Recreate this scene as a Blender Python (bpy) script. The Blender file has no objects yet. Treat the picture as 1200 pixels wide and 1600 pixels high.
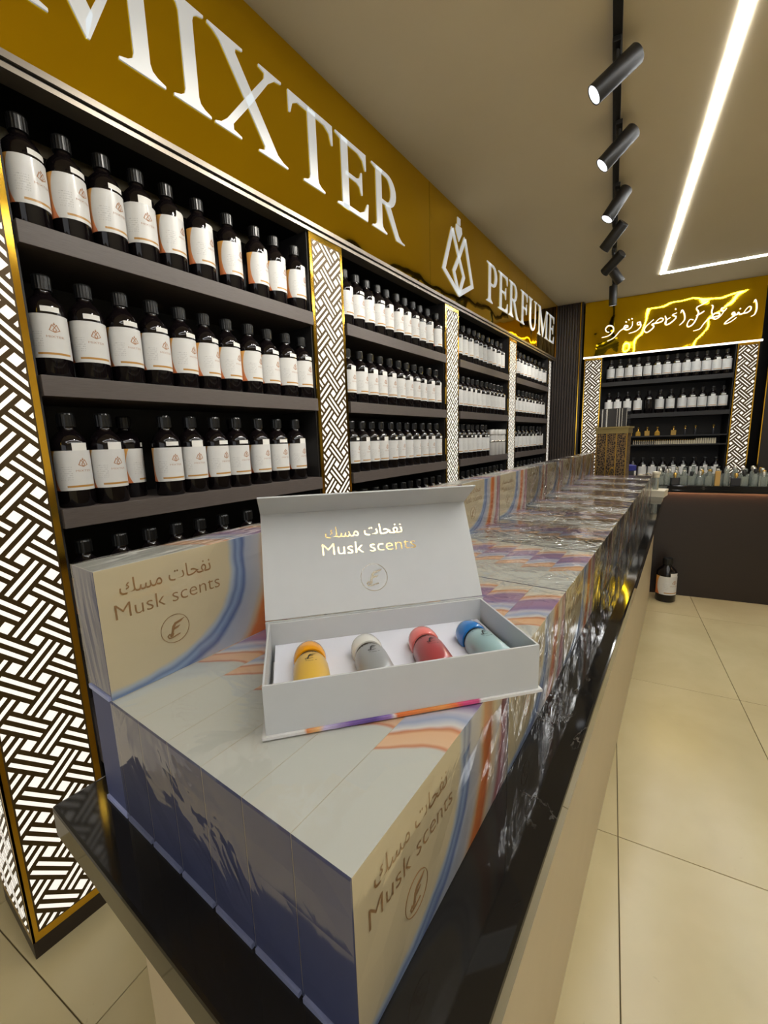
import bpy, bmesh, math, random
from mathutils import Vector, Matrix
random.seed(7)
scn = bpy.context.scene
COL = scn.collection
R = math.radians

# ------------------------------------------------------------------ camera, world, exposure
CAM_H = 1.472
F_PX = 657.18
PITCH, ROLL, YAW = R(9.65464), R(-1.80413), R(35.49661)
TILE_ROT = R(35.49661 - 28.38744)     # tiles, track and ceiling light run at this angle to the shelf wall
BACK_ROT = R(35.49661 - 26.58761)     # back wall frame


def make_camera():
    cp, sp = math.cos(PITCH), math.sin(PITCH)
    cr, sr = math.cos(ROLL), math.sin(ROLL)
    fw = Vector((0, cp, -sp)); rt = Vector((1, 0, 0)); up = Vector((0, sp, cp))
    r2 = rt * cr + up * sr; u2 = up * cr - rt * sr
    U = Vector((math.sin(YAW), math.cos(YAW), 0)); N = Vector((-math.cos(YAW), math.sin(YAW), 0))
    def w(v): return Vector((v.dot(U), v.dot(N), v.z))
    r2, u2, b2 = w(r2), w(u2), -w(fw)
    m = Matrix(((r2.x, u2.x, b2.x, 0), (r2.y, u2.y, b2.y, 0), (r2.z, u2.z, b2.z, CAM_H), (0, 0, 0, 1)))
    cd = bpy.data.cameras.new('camera')
    cd.sensor_fit = 'HORIZONTAL'; cd.sensor_width = 36.0; cd.lens = 36.0 * F_PX / 1200.0
    cd.clip_start = 0.01; cd.clip_end = 60
    co = bpy.data.objects.new('camera', cd); COL.objects.link(co); co.matrix_world = m
    scn.camera = co


make_camera()
world = bpy.data.worlds.new('world'); scn.world = world; world.use_nodes = True
world.node_tree.nodes['Background'].inputs[0].default_value = (0.97, 0.98, 1.0, 1)
world.node_tree.nodes['Background'].inputs[1].default_value = 1.1
scn.view_settings.view_transform = 'Standard'; scn.view_settings.look = 'None'
scn.view_settings.gamma = 1.0; scn.view_settings.exposure = 0.18
scn.view_settings.use_curve_mapping = False
scn.cycles.use_denoising = True
scn.cycles.max_bounces = 8; scn.cycles.diffuse_bounces = 4; scn.cycles.glossy_bounces = 4
scn.cycles.transmission_bounces = 6; scn.cycles.transparent_max_bounces = 14
scn.cycles.sample_clamp_indirect = 6.0
scn.cycles.caustics_reflective = False; scn.cycles.caustics_refractive = False
LED_STRENGTH = 48.0
SPOT_POWER = 36.0
LATTICE_STRENGTH = 2.6

# ------------------------------------------------------------------ helpers


def lin(r, g, b):
    def f(c):
        c /= 255.0
        return c / 12.92 if c <= 0.04045 else ((c + 0.055) / 1.055) ** 2.4
    return (f(r), f(g), f(b), 1.0)


class NT:
    def __init__(self, name):
        self.m = bpy.data.materials.new(name); self.m.use_nodes = True
        self.t = self.m.node_tree; self.n = self.t.nodes
        self.bsdf = self.n['Principled BSDF']; self.out = self.n['Material Output']

    def node(self, typ, ins=None, **props):
        nd = self.n.new(typ)
        for k, v in props.items(): setattr(nd, k, v)
        for k, v in (ins or {}).items(): self.set(nd, k, v)
        return nd

    def set(self, nd, k, v):
        s = nd.inputs[k]
        if isinstance(v, bpy.types.NodeSocket): self.t.links.new(v, s)
        else: s.default_value = v

    def math(self, op, a, b=0.0, c=0.0):
        return self.node('ShaderNodeMath', {0: a, 1: b, 2: c}, operation=op).outputs[0]

    def mix(self, fac, a, b):
        nd = self.node('ShaderNodeMix', {'Factor': fac}, data_type='RGBA')
        self.set(nd, 6, a); self.set(nd, 7, b)
        return nd.outputs[2]

    def ramp(self, fac, stops, interp='LINEAR'):
        nd = self.node('ShaderNodeValToRGB', {0: fac}); cr = nd.color_ramp; cr.interpolation = interp
        while len(cr.elements) < len(stops): cr.elements.new(0.5)
        for e, (p, c) in zip(cr.elements, stops): e.position = p; e.color = c
        return nd.outputs[0]

    def noise(self, vec, scale, detail=3.0, rough=0.5, dist=0.0):
        return self.node('ShaderNodeTexNoise', {'Vector': vec, 'Scale': scale, 'Detail': detail, 'Roughness': rough, 'Distortion': dist}).outputs[0]

    def coord(self, which='Object'):
        return self.node('ShaderNodeTexCoord').outputs[which]

    def bump(self, h, strength=0.3, dist=0.01):
        return self.node('ShaderNodeBump', {'Height': h, 'Strength': strength, 'Distance': dist}).outputs[0]

    def p(self, **k):
        names = dict(base='Base Color', metal='Metallic', rough='Roughness', normal='Normal', coat='Coat Weight', coat_rough='Coat Roughness',
                     emit='Emission Color', es='Emission Strength', spec='Specular IOR Level', trans='Transmission Weight', ior='IOR', coat_normal='Coat Normal', alpha='Alpha')
        for a, v in k.items(): self.set(self.bsdf, names[a], v)
        return self.m


def plain(name, col, rough=0.5, metal=0.0, **k):
    return NT(name).p(base=col, rough=rough, metal=metal, **k)


def grainy(name, col, col2, scale, rough=0.5, stretch=(1, 1, 1), bump=0.0, **k):
    m = NT(name)
    mp = m.node('ShaderNodeMapping', {'Vector': m.coord(), 'Scale': stretch}).outputs[0]
    nz = m.noise(mp, scale, 4.0, 0.6)
    m.p(base=m.mix(nz, col, col2), rough=rough, **k)
    if bump: m.p(normal=m.bump(nz, bump, 0.002))
    return m.m


M = {}
M['ceiling'] = grainy('ceiling_paint', lin(244, 229, 197), lin(240, 224, 191), 3.0, 0.8)
M['wall'] = plain('wall_paint', lin(240, 232, 214), 0.8)
M['grey_wall'] = plain('grey_wall_paint', lin(168, 171, 180), 0.8)
M['dark_wall'] = grainy('dark_panel', lin(30, 24, 20), lin(40, 32, 27), 6, 0.5)
M['grout'] = plain('floor_grout', lin(105, 92, 66), 0.9)


def tile_mat():
    m = NT('floor_tile'); co = m.coord()
    ri = m.node('ShaderNodeObjectInfo').outputs['Random']
    add = m.node('ShaderNodeVectorMath', {0: co}, operation='ADD')
    cmb = m.node('ShaderNodeCombineXYZ', {0: m.math('MULTIPLY', ri, 37.0), 1: m.math('MULTIPLY', ri, 91.0)})
    m.t.links.new(cmb.outputs[0], add.inputs[1])
    n1 = m.noise(add.outputs[0], 1.6, 4, 0.6, 0.4)
    n2 = m.noise(add.outputs[0], 22, 4, 0.7, 1.2)
    base = m.ramp(n1, [(0.3, lin(187, 172, 130)), (0.7, lin(201, 187, 146))])
    spots = m.math('MULTIPLY', m.math('GREATER_THAN', n2, 0.70), 0.22)
    return m.p(base=m.mix(spots, base, lin(150, 135, 100)), rough=0.26, spec=0.5)


M['tile'] = tile_mat()


def gold_mirror(name, col, warp, rough=0.05):
    m = NT(name); co = m.coord()
    h = m.noise(co, 2.2, 1.5, 0.4)
    return m.p(base=col, metal=1.0, rough=rough, normal=m.bump(h, warp, 0.12))


M['gold_sign'] = gold_mirror('gold_mirror_acrylic', (0.92, 0.60, 0.012, 1), 0.12, 0.035)
M['gold_trim'] = gold_mirror('gold_mirror_trim', (0.80, 0.48, 0.05, 1), 0.10, 0.12)
M['lattice_field'] = plain('dark_bronze_field', (0.075, 0.045, 0.013, 1), 0.35, 0.4)  # gold between the strips, with the reflection of dark surroundings put into its colour
M['brass'] = plain('brass', lin(190, 150, 70), 0.3, 1.0)
M['letter_white'] = plain('sign_letter_white', lin(228, 230, 228), 0.4, emit=lin(240, 243, 248), es=0.22)
M['neon'] = plain('neon_letter', lin(240, 236, 225), 0.4, emit=(1, 0.93, 0.8, 1), es=1.1)
M['lattice_light'] = plain('lattice_light', lin(190, 186, 178), 0.5, emit=(1.0, 0.94, 0.84, 1), es=LATTICE_STRENGTH * 0.30)
M['led'] = plain('led_light', lin(250, 250, 250), 0.5, emit=(0.97, 0.98, 0.97, 1), es=LED_STRENGTH)
M['led_small'] = plain('led_strip_light', lin(250, 250, 250), 0.5, emit=(1.0, 0.93, 0.8, 1), es=2.2)
M['warm_led'] = plain('warm_led_light', lin(250, 230, 200), 0.5, emit=(1.0, 0.55, 0.28, 1), es=60.0)
M['shelf_back'] = plain('shelf_back_black', lin(24, 22, 22), 0.6)
M['shelf_wood'] = grainy('shelf_wood', lin(96, 88, 84), lin(66, 58, 54), 14, 0.5, (1.5, 12, 30), 0.1)
M['metal_strip'] = plain('grey_metal_strip', lin(150, 142, 130), 0.35, 0.7)
M['dark_gap'] = plain('dark_gap', lin(20, 17, 15), 0.6)
M['amber'] = plain('dark_amber_glass', (0.005, 0.0035, 0.004, 1), 0.06, spec=0.4)
M['cap'] = plain('black_ribbed_cap', (0.006, 0.006, 0.006, 1), 0.30, spec=0.4)
M['bronze'] = plain('bronze_print', lin(165, 120, 85), 0.5)
M['copper'] = plain('copper_foil', (0.50, 0.29, 0.13, 1), 0.35, 0.55)
M['gold_foil'] = plain('gold_foil', (0.85, 0.68, 0.34, 1), 0.15, 1.0)
M['silver_foil'] = plain('silver_foil', (0.88, 0.88, 0.86, 1), 0.12, 1.0)
M['aluminium'] = plain('brushed_aluminium', lin(208, 206, 202), 0.4, 0.25)
M['track_black'] = plain('track_black', (0.010, 0.009, 0.008, 1), 0.45)
M['lens'] = plain('spot_lens', lin(240, 240, 245), 0.3, emit=(0.92, 0.95, 1, 1), es=1.3)
M['counter_body'] = grainy('counter_body_beige', lin(196, 180, 148), lin(188, 172, 140), 9, 0.45)
M['dark_wood'] = grainy('dark_wood_front', lin(40, 28, 21), lin(30, 20, 15), 8, 0.42, (1, 1, 14))
M['flute'] = grainy('fluted_dark_wood', lin(62, 50, 42), lin(48, 38, 32), 10, 0.4, (8, 8, 1))
M['box_side'] = grainy('box_tray_card', lin(76, 84, 122), lin(71, 78, 116), 40, 0.55)
M['box_white'] = grainy('white_card', lin(194, 196, 196), lin(187, 189, 190), 30, 0.6)
M['box_insert'] = plain('insert_card', lin(215, 216, 224), 0.7)
M['black_print'] = plain('black_print', (0.01, 0.01, 0.01, 1), 0.5)
M['clear_glass'] = NT('clear_glass').p(base=(0.86, 0.92, 0.84, 1), rough=0.03, trans=0.80, ior=1.42)
M['smoke_glass'] = plain('smoked_glass', (0.03, 0.03, 0.035, 1), 0.05, coat=0.5)
M['amber_liquid'] = NT('amber_liquid').p(base=(0.85, 0.50, 0.08, 1), rough=0.05, trans=0.6, ior=1.33)
M['silver_cap'] = plain('silver_cap', lin(210, 208, 200), 0.25, 0.9)
M['gold_cap'] = plain('gold_cap', lin(205, 170, 90), 0.25, 0.9)
M['black_cap'] = plain('black_gloss_cap', (0.012, 0.012, 0.012, 1), 0.2)
M['blue_plastic'] = plain('blue_plastic', lin(38, 45, 130), 0.35)
M['tan_card'] = plain('tan_card', lin(190, 150, 80), 0.5)
M['cream_card'] = plain('cream_card', lin(215, 205, 180), 0.6)


def marble():
    m = NT('black_marble'); co = m.coord()
    mp = m.node('ShaderNodeMapping', {'Vector': co, 'Scale': (1.6, 2.6, 2.0), 'Rotation': (0, 0, 0.5)}).outputs[0]
    a = m.noise(mp, 1.7, 6, 0.62, 1.1)
    v = m.math('ABSOLUTE', m.math('SUBTRACT', a, 0.5))
    line = m.math('SUBTRACT', 1.0, m.math('MULTIPLY', v, 130.0)); line = m.math('MAXIMUM', line, 0.0)
    msk = m.math('MAXIMUM', m.math('SUBTRACT', m.math('MULTIPLY', m.noise(co, 5.0, 3), 5.0), 3.0), 0.0)
    fac = m.math('MINIMUM', m.math('MULTIPLY', line, msk), 1.0)
    return m.p(base=m.mix(m.math('MULTIPLY', fac, 0.40), (0.010, 0.009, 0.008, 1), lin(205, 195, 180)), rough=0.055, spec=0.32)


M['marble'] = marble()


def label_mat():
    m = NT('bottle_label'); uv = m.coord('UV')
    sx = m.node('ShaderNodeSeparateXYZ', {0: uv}); u, v = sx.outputs[0], sx.outputs[1]
    du = m.math('SUBTRACT', u, 0.66); dv = m.math('MULTIPLY', m.math('SUBTRACT', v, 0.52), 0.62)
    r = m.math('SQRT', m.math('ADD', m.math('MULTIPLY', du, du), m.math('MULTIPLY', dv, dv)))
    out = m.math('MULTIPLY', m.math('GREATER_THAN', r, 0.565), m.math('LESS_THAN', u, 0.5))
    orange = m.mix(m.math('MULTIPLY', v, 1.0), lin(214, 120, 70), lin(226, 168, 84))
    paper = m.mix(m.noise(uv, 3, 2), lin(216, 216, 214), lin(206, 205, 202))
    # fine print lines on the left of the label
    rows = m.math('GREATER_THAN', m.math('SINE', m.math('MULTIPLY', v, 120.0)), 0.35)
    nz = m.math('GREATER_THAN', m.noise(m.node('ShaderNodeMapping', {'Vector': uv, 'Scale': (90, 19, 1)}).outputs[0], 1.0, 1), 0.52)
    reg = m.math('MULTIPLY', m.math('MULTIPLY', m.math('GREATER_THAN', u, 0.24), m.math('LESS_THAN', u, 0.46)),
                 m.math('MULTIPLY', m.math('GREATER_THAN', v, 0.26), m.math('LESS_THAN', v, 0.62)))
    fp = m.math('MULTIPLY', m.math('MULTIPLY', rows, nz), m.math('MULTIPLY', reg, 0.45))
    c = m.mix(out, paper, orange)
    c = m.mix(fp, c, lin(120, 118, 115))
    st = m.math('MULTIPLY', m.math('MULTIPLY', m.math('GREATER_THAN', v, 0.075), m.math('LESS_THAN', v, 0.125)),
                m.math('MULTIPLY', m.math('GREATER_THAN', u, 0.34), m.math('LESS_THAN', u, 0.90)))
    c = m.mix(st, c, lin(176, 128, 52))
    return m.p(base=c, rough=0.38, coat=0.25, coat_rough=0.1)


M['label'] = label_mat()
M['sticker'] = plain('white_sticker', lin(226, 225, 220), 0.5)

BL, BT, BH = 0.321, 0.0610, 0.160      # gift box length, thickness, height when stood on its long edge


def box_print(inside=False):
    m = NT('gift_box_print'); co = m.coord()
    s = m.node('ShaderNodeSeparateXYZ', {0: co})
    nz = m.node('ShaderNodeSeparateXYZ', {0: m.coord('Normal')})
    x = m.math('DIVIDE', s.outputs[0], BL); z = m.math('DIVIDE', s.outputs[2], BH); y = m.math('DIVIDE', s.outputs[1], BT)
    wob = m.math('MULTIPLY', m.math('SUBTRACT', m.noise(co, 14.0, 2), 0.5), 0.10)
    # big faces: cream field held by a blue swoosh, then lavender, orange and red ribbons
    px = m.math('POWER', m.math('DIVIDE', m.math('MAXIMUM', x, 0.0), 0.56), 3.0)
    pz = m.math('POWER', m.math('DIVIDE', m.math('MAXIMUM', m.math('SUBTRACT', 1.0, z), 0.0), 0.96), 3.0)
    r = m.math('POWER', m.math('ADD', px, pz), 0.3333)
    rr = m.math('DIVIDE', m.math('ADD', r, wob), 2.0)
    stops = [(0.0, lin(226, 211, 174)), (0.475, lin(226, 211, 175)), (0.495, lin(186, 200, 218)), (0.512, lin(112, 136, 186)), (0.525, lin(156, 180, 216)),
             (0.548, lin(92, 116, 176)), (0.565, lin(186, 194, 214)), (0.63, lin(208, 206, 210)), (0.655, lin(226, 196, 160)), (0.68, lin(232, 132, 58)),
             (0.725, lin(214, 108, 40)), (0.755, lin(232, 206, 170)), (0.80, lin(214, 210, 206)), (0.835, lin(176, 104, 108)), (0.87, lin(188, 140, 160)), (0.93, lin(214, 206, 200))]
    face = m.ramp(rr, stops)
    # narrow top edge
    yy = m.math('MULTIPLY', m.math('POWER', m.math('ADD', y, 0.1), 2.0), 0.10)
    t = m.math('ADD', m.math('ADD', x, yy), m.math('MULTIPLY', wob, 0.8))
    t = m.math('SUBTRACT', t, 0.03)
    stops2 = [(0.0, lin(206, 207, 198)), (0.41, lin(206, 207, 198)), (0.425, lin(206, 124, 76)), (0.44, lin(232, 192, 152)), (0.495, lin(232, 186, 142)), (0.512, lin(206, 122, 70)),
              (0.53, lin(226, 222, 216)), (0.57, lin(160, 174, 204)), (0.61, lin(206, 204, 212)), (0.655, lin(140, 118, 166)), (0.72, lin(168, 132, 160)),
              (0.80, lin(150, 122, 158)), (0.83, lin(224, 200, 190)), (0.87, lin(214, 140, 84)), (0.90, lin(226, 214, 190)), (1.0, lin(208, 206, 194))]
    top = m.ramp(t, stops2)
    istop = m.math('GREATER_THAN', m.math('ABSOLUTE', nz.outputs[2]), 0.5)
    isend = m.math('GREATER_THAN', m.math('ABSOLUTE', nz.outputs[0]), 0.5)
    c = m.mix(istop, face, top)
    c = m.mix(isend, c, lin(62, 67, 98))
    return m.p(base=c, rough=0.4)


M['box_print'] = box_print()


def edge_print():
    m = NT('printed_board_edge'); co = m.coord()
    s = m.node('ShaderNodeSeparateXYZ', {0: co})
    t = m.math('ADD', m.math('DIVIDE', s.outputs[0], 0.316), m.math('MULTIPLY', m.math('SUBTRACT', m.noise(co, 60, 2), 0.5), 0.05))
    W = lin(215, 214, 212)
    return m.p(base=m.ramp(t, [(0.0, W), (0.13, W), (0.14, lin(205, 120, 60)), (0.18, lin(226, 180, 120)), (0.20, lin(200, 190, 220)), (0.28, lin(120, 90, 160)), (0.36, lin(84, 62, 130)),
                               (0.42, lin(150, 125, 190)), (0.44, lin(220, 216, 214)), (0.455, lin(214, 110, 50)), (0.62, lin(222, 150, 80)), (0.66, lin(220, 110, 60)), (0.69, lin(205, 70, 120)), (0.74, lin(200, 80, 130)), (0.755, W), (1.0, W)]), rough=0.5)


M['edge_print'] = edge_print()


def film(name, scale, strength, thr, k=2.0, top=0.92):
    m = NT(name); m.n.remove(m.bsdf)
    co = m.coord()
    a = m.noise(co, scale, 3.0, 0.55, 1.6)
    ridge = m.math('ABSOLUTE', m.math('SUBTRACT', a, 0.5))
    vor = m.node('ShaderNodeTexVoronoi', {'Vector': co, 'Scale': scale * 0.8}, feature='DISTANCE_TO_EDGE').outputs[0]
    h = m.math('ADD', m.math('MULTIPLY', ridge, 1.0), m.math('MULTIPLY', m.math('MINIMUM', vor, 0.25), 0.6))
    msk = m.math('MINIMUM', m.math('MAXIMUM', m.math('MULTIPLY', m.math('SUBTRACT', m.noise(co, 5.0, 2), thr), 6.0), 0.06), 1.0)
    bn = m.node('ShaderNodeBump', {'Height': m.math('MULTIPLY', h, msk), 'Strength': strength, 'Distance': 0.05}).outputs[0]
    fr = m.node('ShaderNodeFresnel', {'IOR': 1.45, 'Normal': bn}).outputs[0]
    gl = m.node('ShaderNodeBsdfGlossy', {'Color': (0.95, 0.95, 0.95, 1), 'Roughness': 0.07, 'Normal': bn}).outputs[0]
    tr = m.node('ShaderNodeBsdfTransparent', {'Color': (0.985, 0.985, 0.98, 1)}).outputs[0]
    mx = m.node('ShaderNodeMixShader', {0: m.math('MINIMUM', m.math('MULTIPLY', fr, k), top), 1: tr, 2: gl}).outputs[0]
    m.t.links.new(mx, m.out.inputs[0])
    return m.m


M['film_near'] = film('shrink_film_smooth', 6.0, 0.20, 0.54, 1.6, 0.42)
M['film_mid'] = film('shrink_film_creased', 9.0, 0.60, 0.46, 1.3, 0.50)
M['film_far'] = film('shrink_film_crinkled', 11.0, 0.85, 0.44)


def pierced_mat():
    m = NT('pierced_brass_pattern'); co = m.coord()
    v = m.node('ShaderNodeTexVoronoi', {'Vector': co, 'Scale': 62.0}, feature='DISTANCE_TO_EDGE').outputs[0]
    e = m.math('LESS_THAN', v, 0.09)
    return m.p(base=m.mix(e, lin(46, 34, 24), lin(140, 112, 70)), rough=0.45, metal=0.3)


M['pierced'] = pierced_mat()


class MB:
    """collects polygons for one mesh"""
    def __init__(self): self.v = []; self.f = []; self.uv = None

    def add(self, vs, fs):
        o = len(self.v); self.v += [tuple(p) for p in vs]; self.f += [tuple(i + o for i in f) for f in fs]; return self

    def box(self, x0, x1, y0, y1, z0, z1):
        return self.add([(x0, y0, z0), (x1, y0, z0), (x1, y1, z0), (x0, y1, z0), (x0, y0, z1), (x1, y0, z1), (x1, y1, z1), (x0, y1, z1)],
                        [(0, 3, 2, 1), (4, 5, 6, 7), (0, 1, 5, 4), (1, 2, 6, 5), (2, 3, 7, 6), (3, 0, 4, 7)])

    def prism(self, pts, y0, y1):
        """outline in x-z, extruded from y0 (front, towards the viewer) to y1"""
        a = sum(p[0] * q[1] - q[0] * p[1] for p, q in zip(pts, pts[1:] + pts[:1]))
        if a < 0: pts = pts[::-1]
        n = len(pts)
        vs = [(x, y0, z) for x, z in pts] + [(x, y1, z) for x, z in pts]
        fs = [tuple(range(n)), tuple(range(2 * n - 1, n - 1, -1))] + [(i, i + n, (i + 1) % n + n, (i + 1) % n) for i in range(n)]
        return self.add(vs, fs)

    def stroke(self, pts, w, y0, y1, closed=False):
        """flat ribbon of width w along x-z points"""
        n = len(pts); L = []; Rr = []
        for i, (x, z) in enumerate(pts):
            if closed: a, b = pts[i - 1], pts[(i + 1) % n]
            else: a, b = pts[max(i - 1, 0)], pts[min(i + 1, n - 1)]
            dx, dz = b[0] - a[0], b[1] - a[1]; l = math.hypot(dx, dz) or 1
            ww = w(i / (n - 1)) if callable(w) else w
            nx, nz = -dz / l * ww / 2, dx / l * ww / 2
            if 0 < i < n - 1 or closed:
                p, q = pts[i - 1], pts[(i + 1) % n]
                d1 = Vector((x - p[0], z - p[1])); d2 = Vector((q[0] - x, q[1] - z))
                if d1.length and d2.length:
                    c = max(0.35, math.cos(d1.angle(d2) / 2)); nx /= c; nz /= c
            L.append((x + nx, z + nz)); Rr.append((x - nx, z - nz))
        k = n if closed else n - 1
        for i in range(k):
            j = (i + 1) % n
            self.prism([L[i], Rr[i], Rr[j], L[j]], y0, y1)
        return self

    def lathe(self, prof, seg=20, axis='z', at=(0, 0, 0), ribs=0.0):
        vs = []; fs = []
        for k in range(seg):
            t = 2 * math.pi * k / seg; rb = 1.0 - (ribs if k % 2 else 0.0)
            for r, h in prof:
                c, s = r * rb * math.cos(t), r * rb * math.sin(t)
                p = (c, s, h) if axis == 'z' else ((h, c, s) if axis == 'x' else (s, h, c))
                vs.append((p[0] + at[0], p[1] + at[1], p[2] + at[2]))
        n = len(prof)
        for k in range(seg):
            k2 = (k + 1) % seg
            for i in range(n - 1):
                fs.append((k * n + i, k2 * n + i, k2 * n + i + 1, k * n + i + 1))
        if prof[0][0] > 1e-6: fs.append(tuple(k * n for k in range(seg - 1, -1, -1)))
        if prof[-1][0] > 1e-6: fs.append(tuple(k * n + n - 1 for k in range(seg)))
        return self.add(vs, fs)

    def tube(self, pts, r, seg=8, closed=False):
        pts = [Vector(p) for p in pts]; n = len(pts); rings = []
        for i, p in enumerate(pts):
            if closed: d = pts[(i + 1) % n] - pts[i - 1]
            else: d = pts[min(i + 1, n - 1)] - pts[max(i - 1, 0)]
            d.normalize(); a = d.cross(Vector((0.13, 0.21, 0.97))); a.normalize(); b = d.cross(a)
            rr = r(i / (n - 1)) if callable(r) else r
            rings.append([p + a * rr * math.cos(2 * math.pi * k / seg) + b * rr * math.sin(2 * math.pi * k / seg) for k in range(seg)])
        vs = [q for rg in rings for q in rg]; fs = []
        for i in range(n if closed else n - 1):
            j = (i + 1) % n
            for k in range(seg): fs.append((i * seg + k, i * seg + (k + 1) % seg, j * seg + (k + 1) % seg, j * seg + k))
        if not closed: fs += [tuple(range(seg - 1, -1, -1)), tuple((n - 1) * seg + k for k in range(seg))]
        return self.add(vs, fs)

    def mesh(self, name, mat, smooth=False, bevel=0.0):
        me = bpy.data.meshes.new(name); me.from_pydata(self.v, [], self.f); me.validate()
        if bevel:
            bm = bmesh.new(); bm.from_mesh(me)
            bmesh.ops.bevel(bm, geom=bm.edges[:], offset=bevel, segments=2, affect='EDGES', profile=0.6)
            bm.to_mesh(me); bm.free()
        bm = bmesh.new(); bm.from_mesh(me); bmesh.ops.recalc_face_normals(bm, faces=bm.faces[:]); bm.to_mesh(me); bm.free()
        me.materials.append(M[mat] if isinstance(mat, str) else mat)
        if smooth:
            me.polygons.foreach_set('use_smooth', [True] * len(me.polygons))
            me.set_sharp_from_angle(angle=R(40))
        me.update(); return me


def link(name, data, parent=None, loc=(0, 0, 0), rot=(0, 0, 0)):
    o = bpy.data.objects.new(name, data); COL.objects.link(o)
    o.location = loc; o.rotation_euler = rot
    if parent is not None: o.parent = parent
    return o


def tag(o, label, cat, group=None):
    o['label'] = label; o['category'] = cat
    if group: o['group'] = group
    return o


def thing(name, label, cat, loc=(0, 0, 0), rz=0.0, group=None, rot=None):
    return tag(link(name, None, None, loc, rot or (0, 0, rz)), label, cat, group)


def struct(name, me, loc=(0, 0, 0), rz=0.0):
    o = link(name, me, None, loc, (0, 0, rz)); o['kind'] = 'structure'; return o


def TW(a, b, z=0.0, ang=BACK_ROT):
    return (a * math.cos(ang) - b * math.sin(ang), a * math.sin(ang) + b * math.cos(ang), z)


ORD = ['first', 'second', 'third', 'fourth', 'fifth', 'sixth', 'seventh', 'eighth', 'ninth', 'tenth', 'eleventh', 'twelfth', 'thirteenth', 'fourteenth', 'fifteenth', 'sixteenth', 'seventeenth', 'eighteenth', 'nineteenth', 'twentieth']
for _t, _o in (('twenty', 'thirtieth'), ('thirty', 'fortieth')):
    ORD += [_t + '-' + ORD[_k] for _k in range(9)] + [_o]

_txt = {}


def text_polys(body, res=3):
    """flat polygons of a text, normalised to start at x=0; returns verts, faces, width, ymin, ymax"""
    if body in _txt: return _txt[body]
    c = bpy.data.curves.new('t', 'FONT'); c.body = body; c.resolution_u = res; c.offset = -0.010 if body.isascii() else 0.0
    o = bpy.data.objects.new('t', c); COL.objects.link(o)
    me = o.evaluated_get(bpy.context.evaluated_depsgraph_get()).to_mesh()
    vs = [(v.co.x, v.co.y) for v in me.vertices]; fs = [tuple(p.vertices) for p in me.polygons]
    bpy.data.objects.remove(o); bpy.data.curves.remove(c)
    x0 = min(v[0] for v in vs); x1 = max(v[0] for v in vs); y0 = min(v[1] for v in vs); y1 = max(v[1] for v in vs)
    _txt[body] = ([(x - x0, y) for x, y in vs], fs, x1 - x0, y0, y1)
    return _txt[body]


ARABIC_MUSK = '\uFEDA\uFEB4\uFEE3 \uFE95\uFE8E\uFEA4\uFED4\uFEE7'   # visual order, left to right


def put_text(mb, body, x0, x1, z0, z1, y):
    """text filling the rectangle in x-z at depth y"""
    vs, fs, w, a, b = text_polys(body)
    mb.add([(x0 + v[0] / w * (x1 - x0), y, z0 + (v[1] - a) / (b - a) * (z1 - z0)) for v in vs], fs)
    return mb


def f_mark(mb, cx, cz, r, y0, y1, ring=True):
    """round emblem with a slanted feathered F"""
    if ring: mb.stroke([(cx + r * math.cos(t * math.pi / 14), cz + r * math.sin(t * math.pi / 14)) for t in range(28)], r * 0.03, y0, y1, True)
    k = r / 20.0
    def q(pts): return [(cx + a * k, cz + b * k) for a, b in pts]
    mb.prism(q([(-6.5, -6), (-4, 4), (0, 8.5), (14, 11.5), (9, 7.5), (1.5, 5.5), (-1.5, 1), (-3.5, -6)]), y0, y1)
    mb.prism(q([(-2.4, -1.5), (-1, 1.6), (7, 2.6), (4, -0.3), (0.5, -1.2)]), y0, y1)
    mb.prism(q([(-4.5, -10.5), (-8, -10), (-8.5, -6.5), (-5, -5), (-2.5, -6.5)]), y0, y1)
    mb.stroke(q([(-8.5, -5.5), (-11.5, -8), (-10, -11.5), (-5, -12), (1, -10.5), (6, -9.5)]), r * 0.07, y0, y1)
    return mb


# ------------------------------------------------------------------ room
CEIL = 3.09
fl = struct('floor', MB().box(-9.0, 8.4, -4.2, 3.4, -0.10, -0.006).mesh('floor', 'grout'))
tile_me = MB().box(0, 1.197, 0, 0.597, -0.012, 0).mesh('tile', 'tile', bevel=0.0012)
A0, B0 = 0.247 * CAM_H, -0.0655 * CAM_H
for i in range(-2, 6):
    for j in range(-5, 4):
        x, y, z = TW(A0 + 1.2 * i + 0.0015, B0 + 0.6 * j + 0.0015, 0.0, TILE_ROT)
        cx, cy, _ = TW(A0 + 1.2 * i + 0.6, B0 + 0.6 * j + 0.3, 0.0, TILE_ROT)
        if cy > 2.2 or cx > 7.2: continue
        link('tile', tile_me, fl, (x, y, z), (0, 0, TILE_ROT))
struct('ceiling', MB().box(-3.4, 8.4, -4.2, 3.4, CEIL, CEIL + 0.1).mesh('ceiling', 'ceiling'))
struct('wall_left', MB().box(-3.3, 7.0, 1.86, 1.96, 0, CEIL).mesh('wall_left', 'wall'))
struct('wall_right', MB().box(-3.3, 8.2, -3.7, -3.6, 0, CEIL).mesh('wall_right', 'wall'))
# open shopfront behind the viewer: two piers and a header
struct('wall_front', MB().box(-3.4, -3.3, 1.1, 1.96, 0, CEIL).box(-3.4, -3.3, -3.7, -3.0, 0, CEIL).box(-3.4, -3.3, -3.0, 1.1, 2.85, CEIL).mesh('wall_front', 'grey_wall'))
struct('wall_back', MB().box(6.62, 6.72, -4.8, 1.6, 0, CEIL).mesh('wall_back', 'dark_wall'), rz=BACK_ROT)

# ------------------------------------------------------------------ lattice light columns
P = 0.0827; G = 0.0122; W = 0.0447


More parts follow.
